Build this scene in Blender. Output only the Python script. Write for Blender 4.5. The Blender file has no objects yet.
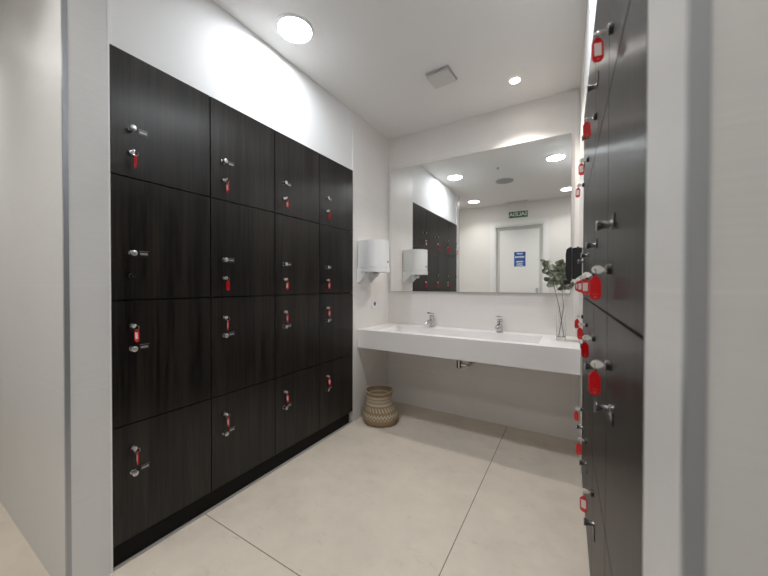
import bpy, bmesh, math, random
from mathutils import Vector, Matrix
random.seed(7)
sc = bpy.context.scene
C = sc.collection
PI = math.pi

# ------------------------------------------------------------------ sizes (metres)
A = 1.631          # left locker front plane at X=-A
D = 2.835          # mirror wall plane
Y0, Y1 = 0.5418, 2.2137
CW = (Y1 - Y0) / 4
YS = 0.4035        # left entrance corner
CEIL = 2.70
ROWS = [(1.6585, 2.188), (1.132, 1.6585), (0.598, 1.132), (0.088, 0.598)]
KNOB = [1.866, 1.334, 0.923, 0.388]
LOCK = [1.766, 1.235, 1.021, 0.493]
YR = 0.350         # right entrance corner
TH = math.radians(0.79)
RX0 = 0.0868

# ------------------------------------------------------------------ materials
MATS = {}
def pmat(name, col, rough=0.5, metal=0.0, spec=0.5, **kw):
    if name in MATS: return MATS[name]
    m = bpy.data.materials.new(name); m.use_nodes = True
    b = m.node_tree.nodes['Principled BSDF']
    b.inputs['Base Color'].default_value = (*col, 1)
    b.inputs['Roughness'].default_value = rough
    b.inputs['Metallic'].default_value = metal
    b.inputs['Specular IOR Level'].default_value = spec
    for k, v in kw.items(): b.inputs[k.replace('_', ' ')].default_value = v
    MATS[name] = m
    return m
def nodes(m): return m.node_tree.nodes, m.node_tree.links, m.node_tree.nodes['Principled BSDF']
def math_node(N, L, op, a, b=None, c=None):
    n = N.new('ShaderNodeMath'); n.operation = op
    for i, v in enumerate((a, b, c)):
        if v is None: continue
        if isinstance(v, (int, float)): n.inputs[i].default_value = v
        else: L.new(v, n.inputs[i])
    return n.outputs[0]

def tile_mat(name, base, grout, lines, width=0.003, rough=0.45, var=0.04, stri=(2.0, 2.0, 90.0), bump=0.15, speck=None):
    """lines: (axis, offset, period)  - joints in world metres"""
    m = pmat(name, base, rough)
    N, L, B = nodes(m)
    geo = N.new('ShaderNodeNewGeometry')
    sep = N.new('ShaderNodeSeparateXYZ'); L.new(geo.outputs['Position'], sep.inputs[0])
    mask = None
    for ax, off, per in lines:
        v = sep.outputs[ax]
        t = math_node(N, L, 'ADD', math_node(N, L, 'SUBTRACT', v, off), per * 100.5)
        t = math_node(N, L, 'ABSOLUTE', math_node(N, L, 'SUBTRACT', math_node(N, L, 'MODULO', t, per), per / 2))
        t = math_node(N, L, 'LESS_THAN', t, width / 2)
        mask = t if mask is None else math_node(N, L, 'MAXIMUM', mask, t)
    mp = N.new('ShaderNodeMapping'); mp.inputs['Scale'].default_value = stri
    L.new(geo.outputs['Position'], mp.inputs['Vector'])
    nz = N.new('ShaderNodeTexNoise'); nz.inputs['Scale'].default_value = 1.6; nz.inputs['Detail'].default_value = 6; nz.inputs['Roughness'].default_value = 0.65
    L.new(mp.outputs[0], nz.inputs['Vector'])
    nz2 = N.new('ShaderNodeTexNoise'); nz2.inputs['Scale'].default_value = 2.2; nz2.inputs['Detail'].default_value = 8; nz2.inputs['Roughness'].default_value = 0.7
    L.new(geo.outputs['Position'], nz2.inputs['Vector'])
    mixf = math_node(N, L, 'ADD', math_node(N, L, 'MULTIPLY', nz.outputs[0], 0.5), math_node(N, L, 'MULTIPLY', nz2.outputs[0], 0.5))
    cr = N.new('ShaderNodeValToRGB')
    cr.color_ramp.elements[0].position = 0.3; cr.color_ramp.elements[1].position = 0.7
    cr.color_ramp.elements[0].color = (*[c * (1 - var) for c in base], 1)
    cr.color_ramp.elements[1].color = (*[min(1, c * (1 + var)) for c in base], 1)
    L.new(mixf, cr.inputs[0])
    col = cr.outputs[0]
    if speck:
        nz3 = N.new('ShaderNodeTexNoise'); nz3.inputs['Scale'].default_value = 9; nz3.inputs['Detail'].default_value = 12; nz3.inputs['Roughness'].default_value = 0.8
        nz3.inputs['Distortion'].default_value = 0.6
        mp3 = N.new('ShaderNodeMapping'); mp3.inputs['Scale'].default_value = (1.0, 2.2, 1); mp3.inputs['Rotation'].default_value = (0, 0, 0.5)
        L.new(geo.outputs['Position'], mp3.inputs['Vector']); L.new(mp3.outputs[0], nz3.inputs['Vector'])
        r3 = N.new('ShaderNodeValToRGB'); r3.color_ramp.elements[0].position = 0.57; r3.color_ramp.elements[1].position = 0.70
        r3.color_ramp.elements[1].color = (0.55, 0.55, 0.55, 1)
        L.new(nz3.outputs[0], r3.inputs[0])
        mx = N.new('ShaderNodeMix'); mx.data_type = 'RGBA'
        L.new(r3.outputs[0], mx.inputs[0]); L.new(col, mx.inputs[6]); mx.inputs[7].default_value = (*speck, 1)
        col = mx.outputs[2]
    mx = N.new('ShaderNodeMix'); mx.data_type = 'RGBA'
    L.new(mask, mx.inputs[0]); L.new(col, mx.inputs[6]); mx.inputs[7].default_value = (*grout, 1)
    L.new(mx.outputs[2], B.inputs['Base Color'])
    bp = N.new('ShaderNodeBump'); bp.inputs['Strength'].default_value = bump; bp.inputs['Distance'].default_value = 0.002
    hh = math_node(N, L, 'SUBTRACT', nz.outputs[0], mask)
    L.new(hh, bp.inputs['Height']); L.new(bp.outputs[0], B.inputs['Normal'])
    return m

WT = (0.79, 0.765, 0.745)
GR = (0.86, 0.845, 0.83)
M_tileX = tile_mat('wall tile back', WT, GR, [(2, 0.375, 0.41), (0, -1.18, 1.2)])
M_tileY = tile_mat('wall tile side', WT, GR, [(2, 0.375, 0.41), (1, 1.9, 2.4)])
M_tileP = tile_mat('wall tile entrance', (0.68, 0.68, 0.68), (0.73, 0.73, 0.725), [(2, 0.375, 0.41)], width=0.0025, stri=(6, 6, 120), bump=0.3)
M_floor = tile_mat('floor tile', (0.67, 0.60, 0.515), (0.20, 0.145, 0.10), [(0, -0.462, 1.2), (1, 0.93, 2.6)], width=0.0045,
                   rough=0.42, var=0.13, stri=(3, 3, 3), bump=0.06, speck=(0.42, 0.35, 0.28))
def paint(name, col, rough=0.7):
    m = pmat(name, col, rough)
    N, L, B = nodes(m)
    nz = N.new('ShaderNodeTexNoise'); nz.inputs['Scale'].default_value = 140; nz.inputs['Detail'].default_value = 3
    geo = N.new('ShaderNodeNewGeometry'); L.new(geo.outputs['Position'], nz.inputs['Vector'])
    bp = N.new('ShaderNodeBump'); bp.inputs['Strength'].default_value = 0.05; bp.inputs['Distance'].default_value = 0.001
    L.new(nz.outputs[0], bp.inputs['Height']); L.new(bp.outputs[0], B.inputs['Normal'])
    return m
M_ceil = paint('ceiling paint', (0.80, 0.79, 0.78))
M_plaster = paint('wall plaster', (0.84, 0.845, 0.855))
M_doorwhite = paint('door lacquer', (0.87, 0.865, 0.85), 0.4)

def wood_mat():
    m = pmat('dark wood laminate', (0.02, 0.018, 0.017), 0.34, spec=0.4)
    N, L, B = nodes(m)
    geo = N.new('ShaderNodeNewGeometry')
    mp = N.new('ShaderNodeMapping'); mp.inputs['Scale'].default_value = (70, 70, 2.2)
    L.new(geo.outputs['Position'], mp.inputs['Vector'])
    nz = N.new('ShaderNodeTexNoise'); nz.inputs['Scale'].default_value = 1.3; nz.inputs['Detail'].default_value = 7; nz.inputs['Roughness'].default_value = 0.65
    L.new(mp.outputs[0], nz.inputs['Vector'])
    mp2 = N.new('ShaderNodeMapping'); mp2.inputs['Scale'].default_value = (14, 14, 0.9)
    L.new(geo.outputs['Position'], mp2.inputs['Vector'])
    nz2 = N.new('ShaderNodeTexNoise'); nz2.inputs['Scale'].default_value = 1.0; nz2.inputs['Detail'].default_value = 3
    L.new(mp2.outputs[0], nz2.inputs['Vector'])
    s = math_node(N, L, 'ADD', math_node(N, L, 'MULTIPLY', nz.outputs[0], 0.6), math_node(N, L, 'MULTIPLY', nz2.outputs[0], 0.4))
    cr = N.new('ShaderNodeValToRGB')
    cr.color_ramp.elements[0].position = 0.41; cr.color_ramp.elements[0].color = (0.0025, 0.0020, 0.0018, 1)
    cr.color_ramp.elements[1].position = 0.62; cr.color_ramp.elements[1].color = (0.0230, 0.0185, 0.0160, 1)
    L.new(s, cr.inputs[0]); L.new(cr.outputs[0], B.inputs['Base Color'])
    rr = math_node(N, L, 'MULTIPLY_ADD', nz.outputs[0], 0.16, 0.26)
    L.new(rr, B.inputs['Roughness'])
    tn = N.new('ShaderNodeTangent'); tn.direction_type = 'RADIAL'; tn.axis = 'Z'
    L.new(tn.outputs[0], B.inputs['Tangent'])
    B.inputs['Anisotropic'].default_value = 0.75; B.inputs['Anisotropic Rotation'].default_value = 0.0
    bp = N.new('ShaderNodeBump'); bp.inputs['Strength'].default_value = 0.3; bp.inputs['Distance'].default_value = 0.0006
    L.new(nz.outputs[0], bp.inputs['Height']); L.new(bp.outputs[0], B.inputs['Normal'])
    return m
M_wood = wood_mat()
M_plinth = pmat('plinth laminate', (0.006, 0.005, 0.0045), 0.5, spec=0.15)
M_black = pmat('black gap', (0.006, 0.006, 0.006), 0.6)
M_chrome = pmat('chrome', (0.55, 0.55, 0.56), 0.12, 1.0)
M_satin = pmat('satin nickel', (0.60, 0.59, 0.58), 0.28, 1.0)
M_knob = pmat('dark chrome', (0.36, 0.36, 0.37), 0.18, 1.0)
M_key = pmat('nickel key', (0.90, 0.89, 0.86), 0.35, 0.7)
M_red = pmat('red plastic', (0.62, 0.006, 0.010), 0.3)
M_paper = pmat('tag paper', (0.78, 0.70, 0.69), 0.6)
M_blackpl = pmat('black plastic', (0.010, 0.010, 0.012), 0.38)
M_plate = pmat('number plate black', (0.012, 0.012, 0.013), 0.35)
M_strip = pmat('engraved silver strip', (0.34, 0.33, 0.32), 0.45, 0.3)
M_trim = pmat('aluminium corner trim', (0.40, 0.42, 0.45), 0.4, 0.7)
M_whitetrim = pmat('white trim', (0.80, 0.80, 0.80), 0.35)
M_counter = pmat('white solid surface', (0.84, 0.82, 0.82), 0.28)
M_whitepl = pmat('white plastic', (0.82, 0.83, 0.84), 0.3)
M_greypl = pmat('grey plastic', (0.42, 0.42, 0.43), 0.45)
M_mirror = pmat('mirror silver', (0.93, 0.94, 0.93), 0.0, 1.0)
M_green = pmat('exit sign green', (0.010, 0.12, 0.045), 0.4)
M_sign = pmat('sign white', (0.85, 0.86, 0.84), 0.5)
M_blue = pmat('notice blue', (0.012, 0.10, 0.36), 0.4)
M_navy = pmat('notice navy', (0.01, 0.03, 0.10), 0.4)
M_spk = pmat('speaker grille grey', (0.36, 0.365, 0.37), 0.6)
M_sil = pmat('grey silicone', (0.40, 0.385, 0.365), 0.5)

def emis(name, col, s):
    m = bpy.data.materials.new(name); m.use_nodes = True
    N = m.node_tree.nodes; L = m.node_tree.links
    N.remove(N['Principled BSDF'])
    e = N.new('ShaderNodeEmission'); e.inputs[0].default_value = (*col, 1); e.inputs[1].default_value = s
    L.new(e.outputs[0], N['Material Output'].inputs[0])
    return m
M_em_big = emis('led panel glow', (0.93, 0.97, 1.0), 88)
M_em_door = emis('led panel glow warm', (1.0, 0.975, 0.93), 14)
M_em_small = emis('small downlight glow', (1.0, 0.95, 0.88), 40)

# ------------------------------------------------------------------ mesh helpers
def box(bm, x0, x1, y0, y1, z0, z1, M=None):
    vs = [bm.verts.new((x, y, z)) for x in (x0, x1) for y in (y0, y1) for z in (z0, z1)]
    if M is not None:
        for v in vs: v.co = M @ v.co
    for f in ((0,1,3,2),(4,6,7,5),(0,4,5,1),(2,3,7,6),(0,2,6,4),(1,5,7,3)):
        bm.faces.new([vs[i] for i in f])
    return vs
def bevel(bm, w, seg=2, ang=0.5):
    es = [e for e in bm.edges if len(e.link_faces) == 2 and e.calc_face_angle(0) > ang]
    if es: bmesh.ops.bevel(bm, geom=es, offset=w, segments=seg, affect='EDGES', profile=0.5)
def lathe(bm, prof, M=Matrix(), n=24, cap=True):
    """prof [(r, h)] about local Z"""
    rings = []
    for r, h in prof:
        rings.append([bm.verts.new(M @ Vector((r * math.cos(2*PI*i/n), r * math.sin(2*PI*i/n), h))) for i in range(n)])
    for a, b in zip(rings, rings[1:]):
        for i in range(n):
            bm.faces.new((a[i], a[(i+1) % n], b[(i+1) % n], b[i]))
    if cap:
        bm.faces.new(rings[0][::-1]); bm.faces.new(rings[-1])
def tube(bm, pts, r, n=8, rs=None, closed=False):
    rings = []
    P = [Vector(p) for p in pts]; k = len(P)
    ref = None
    for i, p in enumerate(P):
        if closed: t = P[(i+1) % k] - P[i-1]
        else: t = P[min(i+1, k-1)] - P[max(i-1, 0)]
        t.normalize()
        if ref is None: ref = Vector((0, 0, 1)) if abs(t.z) < 0.9 else Vector((1, 0, 0))
        u = (ref - t * ref.dot(t)).normalized(); v = t.cross(u); ref = u
        rr = rs[i] if rs else r
        rings.append([bm.verts.new(p + (u * math.cos(2*PI*j/n) + v * math.sin(2*PI*j/n)) * rr) for j in range(n)])
    m = k if closed else k - 1
    for i in range(m):
        a, b = rings[i], rings[(i+1) % k]
        for j in range(n): bm.faces.new((a[j], a[(j+1) % n], b[(j+1) % n], b[j]))
    if not closed:
        bm.faces.new(rings[0][::-1]); bm.faces.new(rings[-1])
def prism(bm, outline, d0, d1, M):
    """outline 2D (u,v) extruded along w: M maps (u,v,w)"""
    a = [bm.verts.new(M @ Vector((u, v, d0))) for u, v in outline]
    b = [bm.verts.new(M @ Vector((u, v, d1))) for u, v in outline]
    n = len(a)
    bm.faces.new(a[::-1]); bm.faces.new(b)
    for i in range(n): bm.faces.new((a[i], a[(i+1) % n], b[(i+1) % n], b[i]))
def obj(name, bm, mat, parent=None, smooth=False, loc=None, rot=None):
    bmesh.ops.recalc_face_normals(bm, faces=bm.faces)
    me = bpy.data.meshes.new(name); bm.to_mesh(me); bm.free()
    me.materials.append(mat)
    if smooth:
        for p in me.polygons: p.use_smooth = True
        me.set_sharp_from_angle(angle=math.radians(38))
    o = bpy.data.objects.new(name, me); C.objects.link(o)
    if parent: o.parent = parent
    if loc: o.location = loc
    if rot: o.rotation_euler = rot
    return o
def thing(name, label, cat, loc=(0,0,0), rz=0, group=None):
    o = bpy.data.objects.new(name, None); C.objects.link(o)
    o.empty_display_size = 0.05
    o.location = loc; o.rotation_euler = (0, 0, rz)
    o['label'] = label; o['category'] = cat
    if group: o['group'] = group
    return o
def tag(o, label, cat, group=None):
    o['label'] = label; o['category'] = cat
    if group: o['group'] = group
    return o
def struct(name, bm, mat, parent=None, **k):
    o = obj(name, bm, mat, parent, **k)
    if not parent: o['kind'] = 'structure'
    return o
def sbox(name, mat, *b, parent=None, bv=0, **k):
    bm = bmesh.new()
    for q in ([b] if not isinstance(b[0], tuple) else b): box(bm, *q)
    if bv: bevel(bm, bv)
    return struct(name, bm, mat, parent, **k)

# ------------------------------------------------------------------ room shell
sbox('floor', M_floor, -3.9, 1.9, -0.9, D + 0.1, -0.08, 0)
sbox('ceiling', M_ceil, -3.9, 1.9, -0.9, D + 0.1, CEIL, CEIL + 0.08)
sbox('wall_far', M_tileX, -A - 0.5, 0.7, D, D + 0.1, 0, CEIL)
# left wall: tiled return beside the wash basin, plaster over the lockers
sbox('wall_left', M_tileY, (-A - 0.5, -A, Y1 + 0.002, D, 0, CEIL))
sbox('wall_left_upper', M_plaster, (-A - 0.5, -A - 0.010, Y0, Y1 + 0.002, ROWS[0][1] + 0.002, CEIL))
sbox('wall_entrance_left', M_tileP, (-3.8, -A, YS, Y0 - 0.001, 0, CEIL))
sbox('trim_left', M_trim, (-A - 0.0130, -A + 0.0015, YS - 0.0015, YS + 0.013, 0, CEIL - 0.001), bv=0.001)
sbox('trim_locker_left', M_whitetrim, (-A - 0.02, -A + 0.001, Y0 - 0.0065, Y0, 0, CEIL - 0.001))
sbox('trim_plaster', M_whitetrim, (-A - 0.03, -A + 0.001, Y1 + 0.0, Y1 + 0.009, ROWS[0][1] + 0.003, CEIL - 0.001))
# right wall, very slightly out of square
Rr = (0, 0, TH)
def rloc(): return (RX0, 0, 0)
sbox('wall_right', M_tileY, (0, 0.55, 2.192, D + 0.09, 0, CEIL), loc=rloc(), rot=Rr)
sbox('wall_right_upper', M_plaster, (0.001, 0.55, 0.512, 2.19, ROWS[0][1] + 0.002, CEIL), loc=rloc(), rot=Rr)
sbox('wall_entrance_right', M_tileP, (0, 1.7, YR, 0.510, 0, CEIL), loc=rloc(), rot=Rr)
sbox('trim_right', M_trim, (-0.001, 0.012, YR - 0.0015, YR + 0.008, 0, CEIL - 0.001), loc=rloc(), rot=Rr, bv=0.001)
# entrance end behind the camera (seen in the mirror)
YB = -0.60
DX0, DX1, DZ = -1.254, -0.425, 2.30
M_endwall = tile_mat('wall tile entrance end', (0.82, 0.80, 0.775), (0.80, 0.78, 0.755), [(2, 0.375, 0.41)], bump=0.08)
sbox('wall_near', M_endwall, (-3.8, DX0 - 0.001, YB - 0.15, YB, 0, CEIL), (DX1 + 0.001, 1.8, YB - 0.15, YB, 0, CEIL), (DX0 - 0.001, DX1 + 0.001, YB - 0.15, YB, DZ + 0.001, CEIL))
sbox('wall_side_left', M_tileP, (-3.9, -3.8, YB - 0.15, Y0, 0, CEIL))
sbox('wall_side_right', M_tileP, (1.75, 1.85, YB - 0.15, 0.6, 0, CEIL))
bm = bmesh.new()
ft = 0.085
for q in ((DX0 - ft, DX0, YB, YB + 0.014, 0, DZ + ft), (DX1, DX1 + ft, YB, YB + 0.014, 0, DZ + ft), (DX0, DX1, YB, YB + 0.014, DZ, DZ + ft),
          (DX0, DX0 + 0.02, YB - 0.145, YB, 0, DZ), (DX1 - 0.02, DX1, YB - 0.145, YB, 0, DZ), (DX0 + 0.02, DX1 - 0.02, YB - 0.145, YB, DZ - 0.02, DZ)):
    box(bm, *q)
d1 = struct('door_1', bm, M_doorwhite)
d1['label'] = 'white door surround seen in the mirror'
sbox('door_stop', pmat('door stop grey', (0.66, 0.65, 0.63), 0.5), (DX0 + 0.021, DX0 + 0.075, YB - 0.12, YB - 0.055, 0, DZ - 0.021), (DX1 - 0.075, DX1 - 0.021, YB - 0.12, YB - 0.055, 0, DZ - 0.021), (DX0 + 0.075, DX1 - 0.075, YB - 0.12, YB - 0.055, DZ - 0.075, DZ - 0.021), parent=d1)
sbox('door_leaf', M_doorwhite, DX0 + 0.077, DX1 - 0.077, YB - 0.11, YB - 0.06, 0.006, DZ - 0.077, parent=d1)
bm = bmesh.new()
Mh = Matrix.Translation((-0.535, YB - 0.06, 1.03)) @ Matrix.Rotation(-PI/2, 4, 'X')
lathe(bm, [(0.026, 0), (0.026, 0.006), (0.010, 0.008), (0.010, 0.045)], Mh, 20)
box(bm, -0.66, -0.525, YB - 0.022, YB - 0.008, 1.021, 1.039)
box(bm, -0.555, -0.515, YB - 0.06, YB - 0.053, 0.92, 1.15)
obj('door_handle', bm, M_satin, d1, True)
# baseboard-like silicone line along the plinth
sbox('trim_floor_left', M_sil, (-A - 0.019, -A - 0.004, Y0, Y1 + 0.01, 0.0, 0.006))

# ------------------------------------------------------------------ lockers
def door_parts(col, r, knobless=False):
    z0, z1 = ROWS[r]
    bm = bmesh.new(); box(bm, -0.019, 0.0, 0.0028, CW - 0.0028, z0 + 0.0028 + (0.012 if r == 3 else 0), z1 - 0.0028); bevel(bm, 0.001, 1)
    d = obj('door', bm, M_wood, col)
    kz, lz, hy = KNOB[r], LOCK[r], 0.071
    RX = Matrix.Rotation(PI/2, 4, 'Y')
    bm = bmesh.new()
    lathe(bm, [(0.0115, 0), (0.0115, 0.002), (0.0075, 0.003), (0.0075, 0.012), (0.009, 0.019), (0.0118, 0.0255), (0.0118, 0.0275), (0.0105, 0.0285)],
          Matrix.Translation((0, hy, kz)) @ RX, 24)
    kn = obj('knob', bm, M_knob, d, True)
    kn.data.materials.append(M_satin)
    for p in kn.data.polygons:
        if all(kn.data.vertices[v].co.x > 0.0270 for v in p.vertices): p.material_index = 1
    bm = bmesh.new()
    lathe(bm, [(0.0115, 0), (0.0115, 0.008), (0.0105, 0.009)], Matrix.Translation((0, hy, lz)) @ RX, 24)
    lk = obj('lock', bm, M_blackpl, d, True)
    bm = bmesh.new()
    lathe(bm, [(0.0085, 0.0088), (0.0085, 0.0102), (0.0045, 0.0104), (0.0042, 0.0092)], Matrix.Translation((0, hy, lz)) @ RX, 24)
    box(bm, 0.0092, 0.0108, hy - 0.0009, hy + 0.0009, lz - 0.0035, lz + 0.0035)
    # cylinder face belongs to the lock mesh: second material slot
    me2 = obj('lock_face', bm, M_chrome, None, True)
    j = bmesh.new(); j.from_mesh(lk.data); n0 = len(j.faces); j.from_mesh(me2.data)
    j.faces.ensure_lookup_table()
    for f in j.faces[n0:]: f.material_index = 1
    j.to_mesh(lk.data); j.free(); lk.data.materials.append(M_chrome)
    bpy.data.objects.remove(me2)
    py0, py1 = hy + 0.026, hy + 0.065
    bm = bmesh.new(); box(bm, 0.0, 0.003, py0, py1, kz - 0.014, kz + 0.014); bevel(bm, 0.0008, 1)
    pl = obj('number_plate', bm, M_plate, d)
    bm = bmesh.new(); box(bm, 0.0031, 0.0037, py0 + 0.005, py1 - 0.006, kz - 0.0045, kz + 0.0045)
    box(bm, 0.0031, 0.0035, py0 + 0.002, py1 - 0.002, kz + 0.0105, kz + 0.0118)
    me2 = obj('strip_tmp', bm, M_strip)
    j = bmesh.new(); j.from_mesh(pl.data); n0 = len(j.faces); j.from_mesh(me2.data)
    j.faces.ensure_lookup_table()
    for f in j.faces[n0:]: f.material_index = 1
    j.to_mesh(pl.data); j.free(); pl.data.materials.append(M_strip)
    bpy.data.objects.remove(me2)
def make_column():
    col = thing('locker_column', 'x', 'locker')
    bm = bmesh.new()
    box(bm, -0.45, -0.021, 0.0005, CW - 0.0005, 0.088, ROWS[0][1])
    obj('body', bm, M_black, col)
    for r in range(4): door_parts(col, r)
    return col
def copy_tree(o, parent=None):
    c = o.copy(); C.objects.link(c)
    if parent: c.parent = parent
    for ch in list(o.children): copy_tree(ch, c)
    return c
proto = make_column()
bpy.context.view_layer.update()
LL = ['dark wood four-door locker column on the left, nearest the entrance with widest doors',
      'dark wood four-door locker column on the left, second from the entrance',
      'dark wood four-door locker column on the left, third from the entrance',
      'dark wood four-door locker column on the left, farthest, beside the towel dispenser']
RL = ['dark wood locker column on the right, nearest the camera beside the blurred wall',
      'dark wood locker column on the right, second from the camera',
      'dark wood locker column on the right, third from the camera',
      'dark wood locker column on the right, farthest, next to the basin counter']
def bank(side, i):
    if side == 'L': return (-A, Y0 + i * CW, 0), 0.0
    yf = 0.93 + i * CW
    return (RX0 - math.sin(TH) * (yf), yf, 0), PI + TH
first = True
for side, labs in (('L', LL), ('R', RL)):
    for i in range(4):
        c = proto if first else copy_tree(proto)
        first = False
        c.location, rz = bank(side, i); c.rotation_euler = (0, 0, rz)
        c['label'] = labs[i]; c['category'] = 'locker'
        c['group'] = 'left bank of lockers' if side == 'L' else 'right bank of lockers'
# plinths
bm = bmesh.new(); box(bm, -A - 0.44, -A - 0.020, Y0 + 0.001, Y1 - 0.03, 0, 0.087)
tag(obj('locker_plinth', bm, M_plinth), 'dark continuous plinth on the floor under the left lockers', 'plinth')
bm = bmesh.new(); box(bm, 0.020, 0.44, 0.513, 2.17, 0, 0.087)
tag(obj('locker_plinth', bm, M_plinth, loc=rloc(), rot=Rr), 'dark continuous plinth on the floor under the right lockers', 'plinth')

# ------------------------------------------------------------------ keys with red tags
def ring_pts(c, r, rot, n=20):
    return [Vector(c) + rot @ Vector((r * math.cos(2*PI*i/n), 0, r * math.sin(2*PI*i/n))) for i in range(n)]
def make_key(side, i, r, face=1, roll=0.0, yaw=0.0, swing=0.0, drop=0.0, label=''):
    (bx, by, _), rz = bank(side, i)
    lz = LOCK[r]
    R3 = Matrix.Rotation(rz, 3, 'Z')
    p = Vector((bx, by, 0)) + R3 @ Vector((0.0105, 0.071, lz))
    k = thing('locker_key', label, 'key', tuple(p), rz, 'red tagged keys in the left lockers' if side == 'L' else 'red tagged keys in the right lockers')
    # blade + bow, extruded across local Y
    MR = Matrix.Rotation(roll, 4, 'X')
    Mm = MR @ Matrix(((1,0,0,0),(0,0,1,0),(0,1,0,0),(0,0,0,1)))
    bm = bmesh.new()
    cx, ra, rb = 0.0145, 0.0115, 0.0093
    n = 20
    outer = [(0.001, -0.003)]
    for t in range(n + 1):
        a = -PI * 0.86 + 2 * PI * 0.86 * t / n
        outer.append((cx + ra * math.cos(a), rb * math.sin(a)))
    outer.append((0.001, 0.003))
    # bow with a hole: ring of quads
    hx, hr = 0.0190, 0.0024
    N_ = len(outer)
    av, bv = {}, {}
    for w, dct in ((-0.0011, av), (0.0011, bv)):
        for q, (u, v) in enumerate(outer):
            dct[q] = bm.verts.new(Mm @ Vector((u, v, w)))
            an = math.atan2(v, u - hx)
            dct[q + 100] = bm.verts.new(Mm @ Vector((hx + hr * math.cos(an), hr * math.sin(an), w)))
    for q in range(N_):
        s = (q + 1) % N_
        bm.faces.new((av[q], av[s], av[s+100], av[q+100]))
        bm.faces.new((bv[s], bv[q], bv[q+100], bv[s+100]))
        bm.faces.new((av[q], bv[q], bv[s], av[s]))
        bm.faces.new((av[q+100], av[s+100], bv[s+100], bv[q+100]))
    obj('key', bm, M_key, k)
    # split ring through the hole, hanging
    hole = MR @ Vector((hx, 0, 0))
    rr = 0.0100
    Rt = Matrix.Rotation(PI/2 + yaw * 0.6, 3, 'Z')
    c = hole + Vector((0, 0.6 * rr, -0.8 * rr))
    bm = bmesh.new(); tube(bm, ring_pts(c, rr, Rt), 0.0008, 6, closed=True)
    bmesh.ops.transform(bm, matrix=Matrix.Translation((0, 0, 0)), verts=bm.verts)
    obj('key_ring', bm, M_chrome, k, True)
    # tag: rounded outline, hangs from ring bottom
    top = c + Vector((0, 0, -rr))
    Mt = Matrix.Translation(top) @ Matrix.Rotation(yaw, 4, 'Z') @ Matrix.Rotation(swing, 4, 'Y')
    hw, hl, ch = 0.0112, 0.050, 0.008
    out = [(-0.004, 0.003), (0.004, 0.003), (hw - 0.003, -0.003), (hw, -ch), (hw, -hl + ch), (hw - 0.003, -hl + 0.003), (0.005, -hl), (-0.005, -hl),
           (-hw + 0.003, -hl + 0.003), (-hw, -hl + ch), (-hw, -ch), (-hw + 0.003, -0.003)]
    MP = Mt @ Matrix(((1,0,0,0),(0,0,1,0),(0,1,0,0),(0,0,0,1)))
    bm = bmesh.new(); prism(bm, out, -0.0016, 0.0016, MP); bevel(bm, 0.0005, 1, 0.9)
    # raised hanging eye
    tube(bm, [(MP @ Vector((0.0035*math.cos(a), 0.0015 + 0.0028*math.sin(a), 0))) for a in [2*PI*t/10 for t in range(10)]], 0.0008, 5, closed=True)
    tg = obj('tag', bm, M_red, k)
    # local -Y side (world -Y for the left bank) is the camera side there; right bank is turned round
    s = -1 if side == 'L' else 1
    s *= face
    bm = bmesh.new()
    M2 = Mt
    y = 0.0019 * s
    ya, yb = sorted((0.0015 * s, y))
    box(bm, -0.0072, 0.0072, ya, yb, -0.037, -0.009, M2)
    obj('paper_insert', bm, M_paper, tg)
    bm = bmesh.new()
    ya, yb = sorted((-0.0015 * s, -0.0020 * s))
    box(bm, -0.0065, 0.0065, ya, yb, -0.0375, -0.0365, M2)
    box(bm, -0.003, 0.003, -0.0021, 0.0021, -0.0455, -0.0425, M2)
    obj('slot', bm, pmat('light red moulding', (0.72, 0.16, 0.14), 0.35), tg)
    return k
rown = ['top-row', 'second-row', 'third-row', 'bottom-row']
coln = ['nearest', 'second', 'third', 'farthest']
keysL = []
for r in range(4):
    for i in range(4):
        if (i, r) == (0, 1): continue
        plain = (i, r) in ((0, 0), (1, 1), (3, 0))
        make_key('L', i, r, -1 if plain else 1, roll=random.uniform(-0.5, 0.5), yaw=random.uniform(-0.35, 0.25) + (0.15 if i == 0 else 0),
                 swing=random.uniform(-0.06, 0.06),
                 label='silver key with red tag in the %s lock of the %s left locker column' % (rown[r], coln[i]))
rf = {(0,0):1,(1,0):-1,(2,0):1,(3,0):1,(0,1):-1,(1,1):1,(2,1):1,(3,1):1,(0,2):-1,(1,2):-1,(2,2):-1,(3,2):-1,(1,3):1,(2,3):-1,(3,3):-1}
for (i, r), f in rf.items():
    roll = {(0,0): 1.25, (1,0): 1.2, (0,2): 0.15, (0,1): 0.05}.get((i, r), random.uniform(-0.3, 0.3))
    make_key('R', i, r, f, roll=roll, yaw={(0,0): 0.25, (0,1): 0.05, (0,2): 0.1}.get((i, r), random.uniform(-0.4, 0.3)), swing=random.uniform(-0.05, 0.05),
             label='silver key with red tag in the %s lock of the %s right locker column' % (rown[r], coln[i]))

# ------------------------------------------------------------------ wash counter
CY, CT, CB = 2.282, 0.804, 0.645
xr = RX0 - math.sin(TH) * 2.3 - 0.004
bx0, bx1, by0, by1 = -1.46, -0.19, 2.352, 2.700
bm = bmesh.new()
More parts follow.
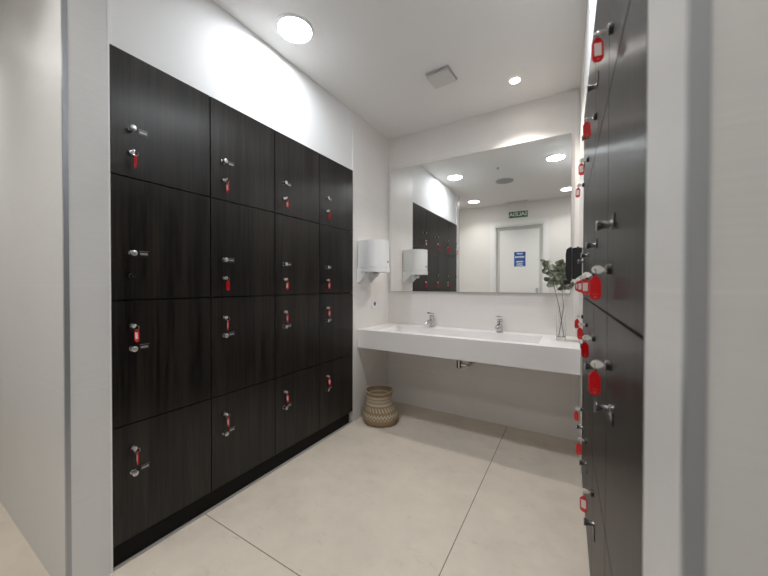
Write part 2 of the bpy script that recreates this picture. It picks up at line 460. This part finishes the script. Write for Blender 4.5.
# one solid with a trough: outer shell + inner trough faces
def V(x, y, z): return bm.verts.new((x, y, z))
o_b = [V(-A + 0.001, CY, CB), V(xr, CY, CB), V(xr - 0.006, D - 0.001, CB), V(-A + 0.001, D - 0.001, CB)]
o_t = [V(-A + 0.001, CY, CT), V(xr, CY, CT), V(xr - 0.006, D - 0.001, CT), V(-A + 0.001, D - 0.001, CT)]
i_t = [V(bx0, by0, CT), V(bx1, by0, CT), V(bx1, by1, CT), V(bx0, by1, CT)]
i_b = [V(bx0 + 0.05, by0 + 0.012, CT - 0.085), V(bx1 - 0.05, by0 + 0.012, CT - 0.085), V(bx1 - 0.05, by1 - 0.012, CT - 0.105), V(bx0 + 0.05, by1 - 0.012, CT - 0.105)]
bm.faces.new(o_b)
bm.faces.new(i_b)
for k in range(4):
    s = (k + 1) % 4
    bm.faces.new((o_b[k], o_b[s], o_t[s], o_t[k]))
    bm.faces.new((o_t[k], o_t[s], i_t[s], i_t[k]))
    bm.faces.new((i_t[k], i_t[s], i_b[s], i_b[k]))
bevel(bm, 0.004, 2, 0.4)
tag(obj('wash_counter', bm, M_counter, smooth=True), 'long white solid-surface wash counter with a trough basin fixed between the walls', 'counter')
# slot drain inside the trough is a separate chrome strip
bm = bmesh.new(); box(bm, -0.86, -0.72, by1 - 0.05, by1 - 0.03, CT - 0.103, CT - 0.098)
dr = tag(obj('drain_cover', bm, M_chrome), 'slim chrome drain cover lying in the white trough basin', 'drain')

def faucet(x, label):
    t = thing('faucet', label, 'faucet', (x, 2.765, CT), 0, 'basin mixers')
    bm = bmesh.new()
    lathe(bm, [(0.028, 0), (0.028, 0.006), (0.0235, 0.010), (0.0225, 0.080), (0.024, 0.088), (0.020, 0.092)], Matrix(), 28)
    obj('body', bm, M_chrome, t, True)
    bm = bmesh.new()
    tube(bm, [(0, -0.010, 0.050), (0, -0.05, 0.058), (0, -0.095, 0.058), (0, -0.118, 0.050), (0, -0.122, 0.040)], 0.012, 14, rs=[0.019, 0.017, 0.015, 0.014, 0.013])
    obj('spout', bm, M_chrome, t, True)
    bm = bmesh.new()
    lathe(bm, [(0.020, 0.093), (0.023, 0.097), (0.023, 0.108), (0.018, 0.113)], Matrix(), 24)
    box(bm, -0.013, 0.013, -0.090, 0.014, 0.110, 0.120, Matrix.Translation((0, 0, 0.012)) @ Matrix.Rotation(math.radians(-8), 4, 'X'))
    obj('lever', bm, M_chrome, t, True)
faucet(-1.125, 'chrome single-lever basin faucet on the counter, nearer the towel dispenser')
faucet(-0.515, 'chrome single-lever basin faucet on the counter, nearer the glass vase')

# trap under the counter
t = thing('drain_trap', 'chrome drain trap hanging under the white wash counter', 'pipe', (-0.722, 2.42, CB - 0.001))
bm = bmesh.new()
lathe(bm, [(0.022, 0), (0.022, -0.012), (0.016, -0.014), (0.016, -0.030), (0.023, -0.032), (0.023, -0.092), (0.014, -0.100)], Matrix.Translation((-0.03, 0, 0)), 24)
obj('trap_body', bm, M_chrome, t, True)
bm = bmesh.new()
tube(bm, [(-0.01, 0, -0.066), (0.02, 0, -0.066), (0.035, 0.004, -0.066), (0.045, 0.02, -0.066), (0.045, 0.06, -0.066), (0.045, 0.413, -0.066)], 0.013, 14)
lathe(bm, [(0.018, 0), (0.018, 0.012)], Matrix.Translation((0.045, 0.05, -0.066)) @ Matrix.Rotation(-PI/2, 4, 'X'), 20)
lathe(bm, [(0.030, 0), (0.024, 0.006)], Matrix.Translation((0.045, 0.413, -0.066)) @ Matrix.Rotation(PI/2, 4, 'X'), 20)
obj('outlet_pipe', bm, M_chrome, t, True)

# ------------------------------------------------------------------ mirror
MX0, MX1, MZ0, MZ1 = -1.592, -0.008, 1.137, 2.365
t = thing('wall_mirror', 'large frameless rectangular mirror on the far wall above the counter', 'mirror', ((MX0+MX1)/2, D - 0.002, MZ0), math.radians(0.0))
w = (MX1 - MX0) / 2
bm = bmesh.new(); box(bm, -w, w, -0.016, -0.001, 0, MZ1 - MZ0)
obj('backing', bm, pmat('mirror edge', (0.30, 0.31, 0.31), 0.3), t)
bm = bmesh.new(); box(bm, -w, w, -0.0215, -0.0165, 0.0005, MZ1 - MZ0 - 0.0005); bevel(bm, 0.0015, 1)
obj('glass', bm, M_mirror, t)

# ------------------------------------------------------------------ paper towel dispenser
t = thing('paper_dispenser', 'white cylindrical centre-feed paper dispenser mounted on the left wall beside the mirror', 'dispenser', (-A, 2.377, 1.22))
def dshape(r, cx):
    pts = [(0.006, -r * 0.80)]
    for k in range(31):
        a = -PI * 0.62 + PI * 1.24 * k / 30
        pts.append((cx + r * math.cos(a), r * math.sin(a)))
    pts.append((0.006, r * 0.80))
    return pts
bm = bmesh.new(); prism(bm, dshape(0.118, 0.131), 0.134, 0.370, Matrix()); bevel(bm, 0.006, 3, 0.9)
obj('cover', bm, M_whitepl, t, True)
bm = bmesh.new(); prism(bm, dshape(0.122, 0.131), 0.092, 0.1315, Matrix()); bevel(bm, 0.010, 3, 0.9)
obj('tray', bm, M_whitepl, t, True)
bm = bmesh.new(); box(bm, 0, 0.006, -0.104, 0.104, 0.0, 0.138); box(bm, 0, 0.012, -0.06, 0.06, 0.138, 0.36)
for s_ in (-1, 1):
    prism(bm, [(0.006, 0.0), (0.022, 0.0), (0.125, 0.104), (0.125, 0.131), (0.006, 0.131)], -0.106 if s_ < 0 else 0.101, -0.101 if s_ < 0 else 0.106, Matrix(((1,0,0,0),(0,0,1,0),(0,1,0,0),(0,0,0,1))))
obj('wall_bracket', bm, M_whitepl, t)
bm = bmesh.new(); lathe(bm, [(0.020, 0), (0.034, -0.014), (0.030, -0.030), (0.014, -0.040)], Matrix.Translation((0.131, 0, 0.092)), 20)
obj('nozzle', bm, pmat('grey nozzle', (0.62, 0.60, 0.59), 0.4), t, True)
bm = bmesh.new(); lathe(bm, [(0.010, 0), (0.010, 0.003)], Matrix.Translation((0.131 + 0.1170 * math.cos(0.1), 0.1170 * math.sin(0.1), 0.180)) @ Matrix.Rotation(0.1, 4, 'Z') @ Matrix.Rotation(PI/2, 4, 'Y'), 16)
obj('lock_button', bm, pmat('blue grey button', (0.06, 0.09, 0.18), 0.4), t, True)

# socket
t = thing('wall_socket', 'small square white wall socket low on the left wall under the dispenser', 'socket', (-A + 0.0005, 2.552, 1.018))
bm = bmesh.new(); box(bm, 0, 0.009, -0.042, 0.042, -0.042, 0.042); bevel(bm, 0.003, 2)
obj('plate', bm, M_whitepl, t)
bm = bmesh.new(); lathe(bm, [(0.020, 0), (0.020, 0.0015), (0.017, 0.0016), (0.016, -0.0002)], Matrix.Translation((0.009, 0, 0)) @ Matrix.Rotation(PI/2, 4, 'Y'), 24)
obj('outlet_face', bm, M_greypl, t, True)

# black soap dispenser on the right wall
t = thing('soap_dispenser', 'black plastic wall dispenser on the right wall above the vase', 'dispenser', (0.0535, 2.36, 1.226), TH)
bm = bmesh.new(); box(bm, -0.052, -0.001, -0.055, 0.055, 0.012, 0.208); bevel(bm, 0.006, 2)
obj('back_case', bm, M_blackpl, t, True)
bm = bmesh.new()
prism(bm, [(-0.054, 0.0), (-0.054, 0.212), (-0.066, 0.212), (-0.083, 0.200), (-0.088, 0.17), (-0.088, 0.040), (-0.082, 0.012), (-0.070, 0.0)], -0.058, 0.058,
      Matrix(((1,0,0,0),(0,0,1,0),(0,1,0,0),(0,0,0,1)))); bevel(bm, 0.003, 2, 0.9)
obj('front_cover', bm, M_blackpl, t, True)
bm = bmesh.new(); box(bm, -0.100, -0.060, -0.030, 0.030, -0.018, 0.006); bevel(bm, 0.004, 2)
obj('push_lever', bm, M_blackpl, t, True)
bm = bmesh.new(); lathe(bm, [(0.006, 0), (0.006, 0.012)], Matrix.Translation((-0.020, 0, 0.207)), 12)
obj('lock_pin', bm, M_blackpl, t)

# ------------------------------------------------------------------ vase and eucalyptus
VX, VY = -0.062, 2.565
M_glass = pmat('clear glass', (0.97, 0.985, 0.98), 0.0, 0.0, 0.5, Transmission_Weight=1.0, IOR=1.45)
bm = bmesh.new()
prof = [(0.0001, 0), (0.026, 0), (0.029, 0.004), (0.029, 0.240), (0.0265, 0.2405), (0.0262, 0.036), (0.020, 0.030), (0.0001, 0.029)]
lathe(bm, prof, Matrix.Translation((VX, VY, CT + 0.001)), 32, cap=False)
bmesh.ops.remove_doubles(bm, verts=bm.verts, dist=0.0003)
tag(obj('glass_vase', bm, M_glass, smooth=True), 'tall clear glass vase standing on the right end of the white counter', 'vase')
def leaf_mat():
    m = pmat('eucalyptus leaf', (0.10, 0.13, 0.09), 0.5)
    N, L, B = nodes(m)
    nz = N.new('ShaderNodeTexNoise'); nz.inputs['Scale'].default_value = 30
    geo = N.new('ShaderNodeNewGeometry'); L.new(geo.outputs['Position'], nz.inputs['Vector'])
    cr = N.new('ShaderNodeValToRGB'); cr.color_ramp.elements[0].position = 0.35; cr.color_ramp.elements[1].position = 0.68
    cr.color_ramp.elements[0].color = (0.10, 0.125, 0.085, 1); cr.color_ramp.elements[1].color = (0.42, 0.46, 0.36, 1)
    L.new(nz.outputs[0], cr.inputs[0]); L.new(cr.outputs[0], B.inputs['Base Color'])
    return m
M_leaf = leaf_mat()
M_stem = pmat('brown stem', (0.075, 0.060, 0.035), 0.6)
def leaf(bm, base, direction, up, size):
    d = direction.normalized(); s = d.cross(up)
    if s.length < 1e-3: s = Vector((1, 0, 0))
    s.normalize(); nrm = s.cross(d)
    n = 12; ctr = base + d * size * 1.05
    cv = bm.verts.new(ctr - nrm * size * 0.12)
    vs = []
    for k in range(n):
        a = 2 * PI * k / n
        rr = size * (1.0 + 0.06 * math.cos(a))
        p = ctr + d * math.cos(a) * rr + s * math.sin(a) * rr * 0.88
        p += nrm * size * 0.12 * math.sin(a * 2)
        vs.append(bm.verts.new(p))
    for k in range(n): bm.faces.new((cv, vs[k], vs[(k+1) % n]))
    st = bm.verts.new(base); bm.faces.new((st, vs[n//2], vs[n//2 - 1]))
def sprig(pts, label, nb, seed, wind=0):
    rnd = random.Random(seed)
    t = thing('eucalyptus_branch', label, 'plant', (VX, VY, CT + 0.040), 0, 'eucalyptus branches')
    P = [Vector(p) for p in pts]
    # smooth the stem
    S = []
    for k in range(len(P) - 1):
        for q in range(4):
            S.append(P[k].lerp(P[k+1], q / 4))
    S.append(P[-1])
    bm = bmesh.new(); tube(bm, S, 0.002, 7, rs=[0.0026 - 0.0014 * k / (len(S)-1) for k in range(len(S))])
    lb = bmesh.new()
    for b in range(nb):
        f = 0.60 + 0.38 * (b / max(1, nb - 1))
        x = f * (len(S) - 1); i0 = min(int(x), len(S) - 2); p = S[i0].lerp(S[i0+1], x - i0)
        a = b * 2.4 + rnd.uniform(-.4, .4)
        L_ = 0.085 * (1.25 - f * 0.75) * rnd.uniform(0.8, 1.25)
        d = Vector((math.cos(a) * 0.9, math.sin(a) * 0.55, 0.75)).normalized()
        e = p + d * L_
        mid = p.lerp(e, 0.5) + Vector((0, 0, 0.006))
        tube(bm, [p, mid, e], 0.001, 5)
        for q in range(5):
            h = 0.30 + 0.175 * q
            pp = p.lerp(e, h)
            for sgn in (-1, 1):
                dd = (Vector((d.y, -d.x, 0)) * sgn + d * 0.5 + Vector((rnd.uniform(-.5, .5), rnd.uniform(-.5, .5), rnd.uniform(-.35, .4))))
                up = Vector((rnd.uniform(-.6, .6), -0.9 + rnd.uniform(-.4, .4), rnd.uniform(0, .9)))
                leaf(lb, pp, dd, up, rnd.uniform(0.013, 0.020))
        leaf(lb, e, d, Vector((0.2, -1, 0.4)), 0.012)
    obj('stem', bm, M_stem, t, True)
    obj('leaves', lb, M_leaf, t)
sprig([(-0.014, 0.0, 0), (0.000, 0, 0.10), (0.014, 0.0, 0.20), (0.006, -0.01, 0.31), (0.008, -0.015, 0.42), (0.000, -0.01, 0.475)],
      'eucalyptus branch with round grey-green leaves leaning right in the glass vase', 8, 3)
sprig([(0.016, 0.014, 0), (0.003, 0.014, 0.09), (-0.014, 0.014, 0.20), (-0.038, 0.012, 0.31), (-0.060, 0.01, 0.41), (-0.092, 0.01, 0.49)],
      'eucalyptus branch with round grey-green leaves leaning left in the glass vase', 8, 11)

# ------------------------------------------------------------------ basket
def basket_mat():
    m = pmat('woven seagrass', (0.3, 0.22, 0.12), 0.8)
    N, L, B = nodes(m)
    tc = N.new('ShaderNodeTexCoord'); sep = N.new('ShaderNodeSeparateXYZ'); L.new(tc.outputs['Object'], sep.inputs[0])
    ang = math_node(N, L, 'ARCTAN2', sep.outputs[1], sep.outputs[0])
    z = sep.outputs[2]
    # woven pattern: lozenge band on the neck, dashes, then a zig-zag above the plain foot
    def inz(lo, hi): return math_node(N, L, 'MULTIPLY', math_node(N, L, 'GREATER_THAN', z, lo), math_node(N, L, 'LESS_THAN', z, hi))
    saw = math_node(N, L, 'PINGPONG', math_node(N, L, 'MULTIPLY', ang, 5.0), 0.5)
    z1 = math_node(N, L, 'GREATER_THAN', math_node(N, L, 'FRACT', math_node(N, L, 'ADD', math_node(N, L, 'MULTIPLY', z, 38.0), math_node(N, L, 'MULTIPLY', saw, 1.0))), 0.42)
    z1 = math_node(N, L, 'MULTIPLY', z1, inz(0.165, 0.225))
    e1 = math_node(N, L, 'MAXIMUM', inz(0.225, 0.233), inz(0.157, 0.165))
    z2 = math_node(N, L, 'GREATER_THAN', math_node(N, L, 'FRACT', math_node(N, L, 'ADD', math_node(N, L, 'MULTIPLY', ang, 4.5), math_node(N, L, 'MULTIPLY', z, 14.0))), 0.55)
    z2 = math_node(N, L, 'MULTIPLY', z2, inz(0.112, 0.145))
    z3 = math_node(N, L, 'GREATER_THAN', math_node(N, L, 'FRACT', math_node(N, L, 'ADD', math_node(N, L, 'MULTIPLY', z, 30.0), math_node(N, L, 'MULTIPLY', saw, 1.3))), 0.55)
    z3 = math_node(N, L, 'MULTIPLY', z3, inz(0.055, 0.098))
    white = math_node(N, L, 'MAXIMUM', math_node(N, L, 'MAXIMUM', z1, e1), math_node(N, L, 'MAXIMUM', z2, z3))
    ww = math_node(N, L, 'SINE', math_node(N, L, 'MULTIPLY', z, 640.0))
    wv = math_node(N, L, 'SINE', math_node(N, L, 'MULTIPLY', ang, 60.0))
    wz = math_node(N, L, 'MULTIPLY', ww, wv)
    nz = N.new('ShaderNodeTexNoise'); nz.inputs['Scale'].default_value = 60; L.new(tc.outputs['Object'], nz.inputs['Vector'])
    mx = N.new('ShaderNodeMix'); mx.data_type = 'RGBA'
    mx.inputs[6].default_value = (0.48, 0.35, 0.205, 1); mx.inputs[7].default_value = (0.84, 0.75, 0.60, 1)
    L.new(white, mx.inputs[0])
    dk = N.new('ShaderNodeMix'); dk.data_type = 'RGBA'; dk.blend_type = 'MULTIPLY'
    f = math_node(N, L, 'MULTIPLY_ADD', wz, 0.22, 0.35); L.new(f, dk.inputs[0])
    L.new(mx.outputs[2], dk.inputs[6]); dk.inputs[7].default_value = (0.35, 0.30, 0.24, 1)
    L.new(dk.outputs[2], B.inputs['Base Color'])
    bp = N.new('ShaderNodeBump'); bp.inputs['Distance'].default_value = 0.004; bp.inputs['Strength'].default_value = 0.8
    L.new(math_node(N, L, 'ADD', wz, nz.outputs[0]), bp.inputs['Height']); L.new(bp.outputs[0], B.inputs['Normal'])
    return m
bm = bmesh.new()
prof = [(0.120, 0.002, 0.0), (0.140, 0.008, 0.0), (0.150, 0.030, 0.0), (0.149, 0.055, 0.0), (0.138, 0.085, -0.002), (0.124, 0.115, -0.006), (0.110, 0.150, -0.012), (0.104, 0.185, -0.014), (0.105, 0.215, -0.014),
        (0.111, 0.240, -0.012), (0.112, 0.258, -0.012), (0.109, 0.262, -0.012), (0.104, 0.258, -0.012), (0.098, 0.215, -0.014), (0.097, 0.185, -0.014), (0.103, 0.150, -0.012), (0.116, 0.115, -0.006), (0.140, 0.05, 0.0), (0.11, 0.012, 0.0)]
n = 56; rings = []
for r, z, ox in prof:
    rings.append([bm.verts.new((ox + r * math.cos(2*PI*k/n), ox*0.4 + r * math.sin(2*PI*k/n), z + (0.006 * math.sin(4*PI*k/n + 0.8) * (z / 0.26)))) for k in range(n)])
for a, b in zip(rings, rings[1:]):
    for k in range(n): bm.faces.new((a[k], a[(k+1) % n], b[(k+1) % n], b[k]))
bm.faces.new(rings[0][::-1]); bm.faces.new(rings[-1])
bs = thing('woven_basket', 'round woven seagrass basket with zigzag pattern on the floor under the counter', 'basket', (-1.440, 2.370, 0))
bs.scale = (1.06, 1.06, 1.03)
obj('basket_body', bm, basket_mat(), bs, True)
bm = bmesh.new(); tube(bm, [(-0.012 + 0.1105 * math.cos(2*PI*k/40), -0.005 + 0.1105 * math.sin(2*PI*k/40), 0.262 + 0.006 * math.sin(4*PI*k/40 + 0.8)) for k in range(40)], 0.007, 8, closed=True)
obj('rim', bm, pmat('plaited rim', (0.32, 0.21, 0.11), 0.8), bs, True)

# ------------------------------------------------------------------ ceiling fittings
def ceiling_light(x, y, label, em):
    t = thing('ceiling_light', label, 'ceiling light', (x, y, CEIL), 0, 'round LED ceiling panels')
    bm = bmesh.new(); lathe(bm, [(0.113, -0.0005), (0.113, -0.006), (0.108, -0.011), (0.097, -0.012), (0.094, -0.009), (0.094, -0.002)], n=48, cap=False)
    obj('rim', bm, M_whitetrim, t, True)
    bm = bmesh.new(); lathe(bm, [(0.0935, -0.001), (0.0935, -0.007)], n=48)
    obj('diffuser', bm, em, t)
    if em is M_em_door:
        al = bpy.data.lights.new('panel_lamp', 'AREA'); al.shape = 'DISK'; al.size = 0.185; al.spread = math.radians(125)
        al.energy = 4.2; al.color = (1.0, 0.975, 0.93)
        ao = bpy.data.objects.new('panel_lamp', al); C.objects.link(ao); ao.location = (x, y, CEIL - 0.013)
ceiling_light(-1.405, 1.335, 'round flush LED ceiling panel above the left lockers, visible directly', M_em_big)
ceiling_light(-0.17, 1.40, 'round LED ceiling panel close to the right lockers, at the mirror top right', M_em_big)
ceiling_light(-1.52, -0.08, 'round LED ceiling panel by the entrance on the left, reflected in mirror', M_em_door)
ceiling_light(-2.95, -0.05, 'added fill light shaped as a round LED panel, unseen at the far left end of the entrance passage', M_em_door)  # extra out-of-view panel, added to brighten the left entrance wall
ceiling_light(-0.06, -0.06, 'round LED ceiling panel by the entrance on the right, reflected at mirror edge', M_em_door)
t = thing('small_downlight', 'small round recessed spotlight in the ceiling above the basin', 'ceiling light', (-0.366, 2.485, CEIL))
bm = bmesh.new(); lathe(bm, [(0.046, -0.0005), (0.046, -0.004), (0.036, -0.006), (0.034, -0.002)], n=36, cap=False)
obj('rim', bm, M_whitetrim, t, True)
bm = bmesh.new(); lathe(bm, [(0.0345, -0.0008), (0.0345, -0.003)], n=32)
obj('lamp', bm, M_em_small, t)
sp = bpy.data.lights.new('spot', 'SPOT'); sp.energy = 36; sp.color = (1.0, 0.93, 0.85); sp.spot_size = math.radians(118); sp.spot_blend = 0.5; sp.shadow_soft_size = 0.035
so = bpy.data.objects.new('small_downlight_spot', sp); C.objects.link(so); so.location = (-0.366, 2.485, CEIL - 0.012)

t = thing('ceiling_vent', 'square white extractor vent on the ceiling in the middle of the room', 'vent', (-0.812, 2.17, CEIL), math.radians(-4))
bm = bmesh.new(); box(bm, -0.085, 0.085, -0.085, 0.085, -0.012, -0.0005); bevel(bm, 0.003, 2)
obj('housing', bm, M_greypl, t)
bm = bmesh.new(); box(bm, -0.080, 0.080, -0.084, 0.070, -0.030, -0.018); bevel(bm, 0.003, 2)
for sx in (-0.06, 0.06): box(bm, sx - 0.006, sx + 0.006, -0.05, 0.05, -0.018, -0.012)
obj('cover', bm, pmat('vent cover', (0.62, 0.61, 0.60), 0.5), t)

t = thing('ceiling_speaker', 'round grey flush ceiling speaker reflected in the mirror', 'speaker', (-0.84, 0.82, CEIL))
bm = bmesh.new(); lathe(bm, [(0.125, -0.0005), (0.125, -0.005), (0.117, -0.007)], n=44)
obj('rim', bm, pmat('speaker rim', (0.5, 0.5, 0.5), 0.5), t, True)
bm = bmesh.new(); lathe(bm, [(0.115, -0.007), (0.112, -0.0095), (0.06, -0.011)], n=44)
obj('grille', bm, M_spk, t, True)
t = thing('smoke_sensor', 'tiny grey ceiling sensor beside the speaker, reflected in the mirror', 'sensor', (-0.82, 1.40, CEIL))
bm = bmesh.new(); lathe(bm, [(0.016, -0.0005), (0.016, -0.008), (0.009, -0.012), (0.007, -0.024), (0.010, -0.026)], n=20)
obj('sensor_head', bm, M_greypl, t, True)
t = thing('air_grille', 'faint white rectangular air grille on the ceiling near the door, in reflection', 'vent', (-0.86, -0.47, CEIL))
bm = bmesh.new(); box(bm, -0.20, 0.20, -0.04, 0.04, -0.006, -0.0005); bevel(bm, 0.002, 1)
obj('frame', bm, M_whitetrim, t)
bm = bmesh.new()
for k in range(5): box(bm, -0.185, 0.185, -0.030 + 0.0135 * k, -0.024 + 0.0135 * k, -0.010, -0.006)
obj('slats', bm, pmat('grille slats', (0.6, 0.6, 0.6), 0.5), t)

# ------------------------------------------------------------------ exit sign + door notice (face +Y)
def text_mesh(name, body, size, mat, parent, loc, rot, depth=0.0012, off=0.0):
    cu = bpy.data.curves.new(name, 'FONT'); cu.body = body; cu.size = size; cu.extrude = depth; cu.align_x = 'CENTER'; cu.align_y = 'CENTER'; cu.offset = off
    to = bpy.data.objects.new(name + '_src', cu); C.objects.link(to)
    bpy.context.view_layer.update()
    me = bpy.data.meshes.new_from_object(to.evaluated_get(bpy.context.evaluated_depsgraph_get()))
    bpy.data.objects.remove(to)
    me.materials.clear(); me.materials.append(mat)
    o = bpy.data.objects.new(name, me); C.objects.link(o); o.parent = parent; o.location = loc; o.rotation_euler = rot
    return o
t = thing('exit_sign', 'green exit sign with white lettering over the door, reflected in the mirror', 'sign', (-0.848, YB + 0.0005, 2.49))
bm = bmesh.new(); box(bm, -0.160, 0.160, 0, 0.012, -0.055, 0.055); bevel(bm, 0.002, 1)
obj('panel', bm, M_green, t)
text_mesh('lettering', 'SALIDA', 0.092, M_sign, t, (0, 0.0135, 0), (PI/2, 0, PI), off=0.0015)
t = thing('door_notice', 'blue and white notice stuck on the white door, reflected in the mirror', 'sign', (-0.825, YB - 0.0595, 1.676))
bm = bmesh.new(); box(bm, -0.097, 0.097, 0, 0.0015, -0.135, 0.135)
obj('sheet', bm, M_blue, t)
bm = bmesh.new()
rnd = random.Random(2)
for z, h, x0, x1 in ((0.100, 0.020, -0.05, 0.05), (0.040, 0.030, -0.078, 0.078), (-0.045, 0.026, -0.06, 0.06), (-0.088, 0.022, -0.05, 0.05), (-0.120, 0.014, -0.065, 0.065)):
    x = x0
    while x < x1:
        wd = rnd.uniform(0.010, 0.018); box(bm, x, min(x + wd, x1), 0.0016, 0.0022, z - h/2, z + h/2); x += wd + 0.005
obj('print', bm, M_sign, t)
bm = bmesh.new()
for sx in (-0.08, 0.08): box(bm, sx - 0.015, sx + 0.015, 0.0016, 0.0022, 0.095, 0.13)
obj('corner_blocks', bm, M_navy, t)

# ------------------------------------------------------------------ world, camera
wd = bpy.data.worlds.new('world'); sc.world = wd; wd.use_nodes = True
wd.node_tree.nodes['Background'].inputs[0].default_value = (0.8, 0.9, 1, 1)
wd.node_tree.nodes['Background'].inputs[1].default_value = 0.3
F, YAW, PITCH, ROLL = 315.38, 0.5366, -0.0102, 0.0017
cam = bpy.data.cameras.new('camera'); cam.sensor_width = 36; cam.lens = F / 768 * 36; cam.clip_start = 0.02
co = bpy.data.objects.new('camera', cam); C.objects.link(co)
f = Vector((-math.sin(YAW) * math.cos(PITCH), math.cos(YAW) * math.cos(PITCH), math.sin(PITCH)))
r = Vector((math.cos(YAW), math.sin(YAW), 0)); u = r.cross(f)
r2 = r * math.cos(ROLL) + u * math.sin(ROLL); u2 = u * math.cos(ROLL) - r * math.sin(ROLL)
m = Matrix((( r2.x, u2.x, -f.x, 0), (r2.y, u2.y, -f.y, 0), (r2.z, u2.z, -f.z, 1.2), (0, 0, 0, 1)))
co.matrix_world = m
cam.dof.use_dof = True; cam.dof.focus_distance = 2.2; cam.dof.aperture_fstop = 2.4
sc.camera = co
sc.view_settings.view_transform = 'Standard'
sc.view_settings.look = 'None'
sc.view_settings.exposure = 0.3
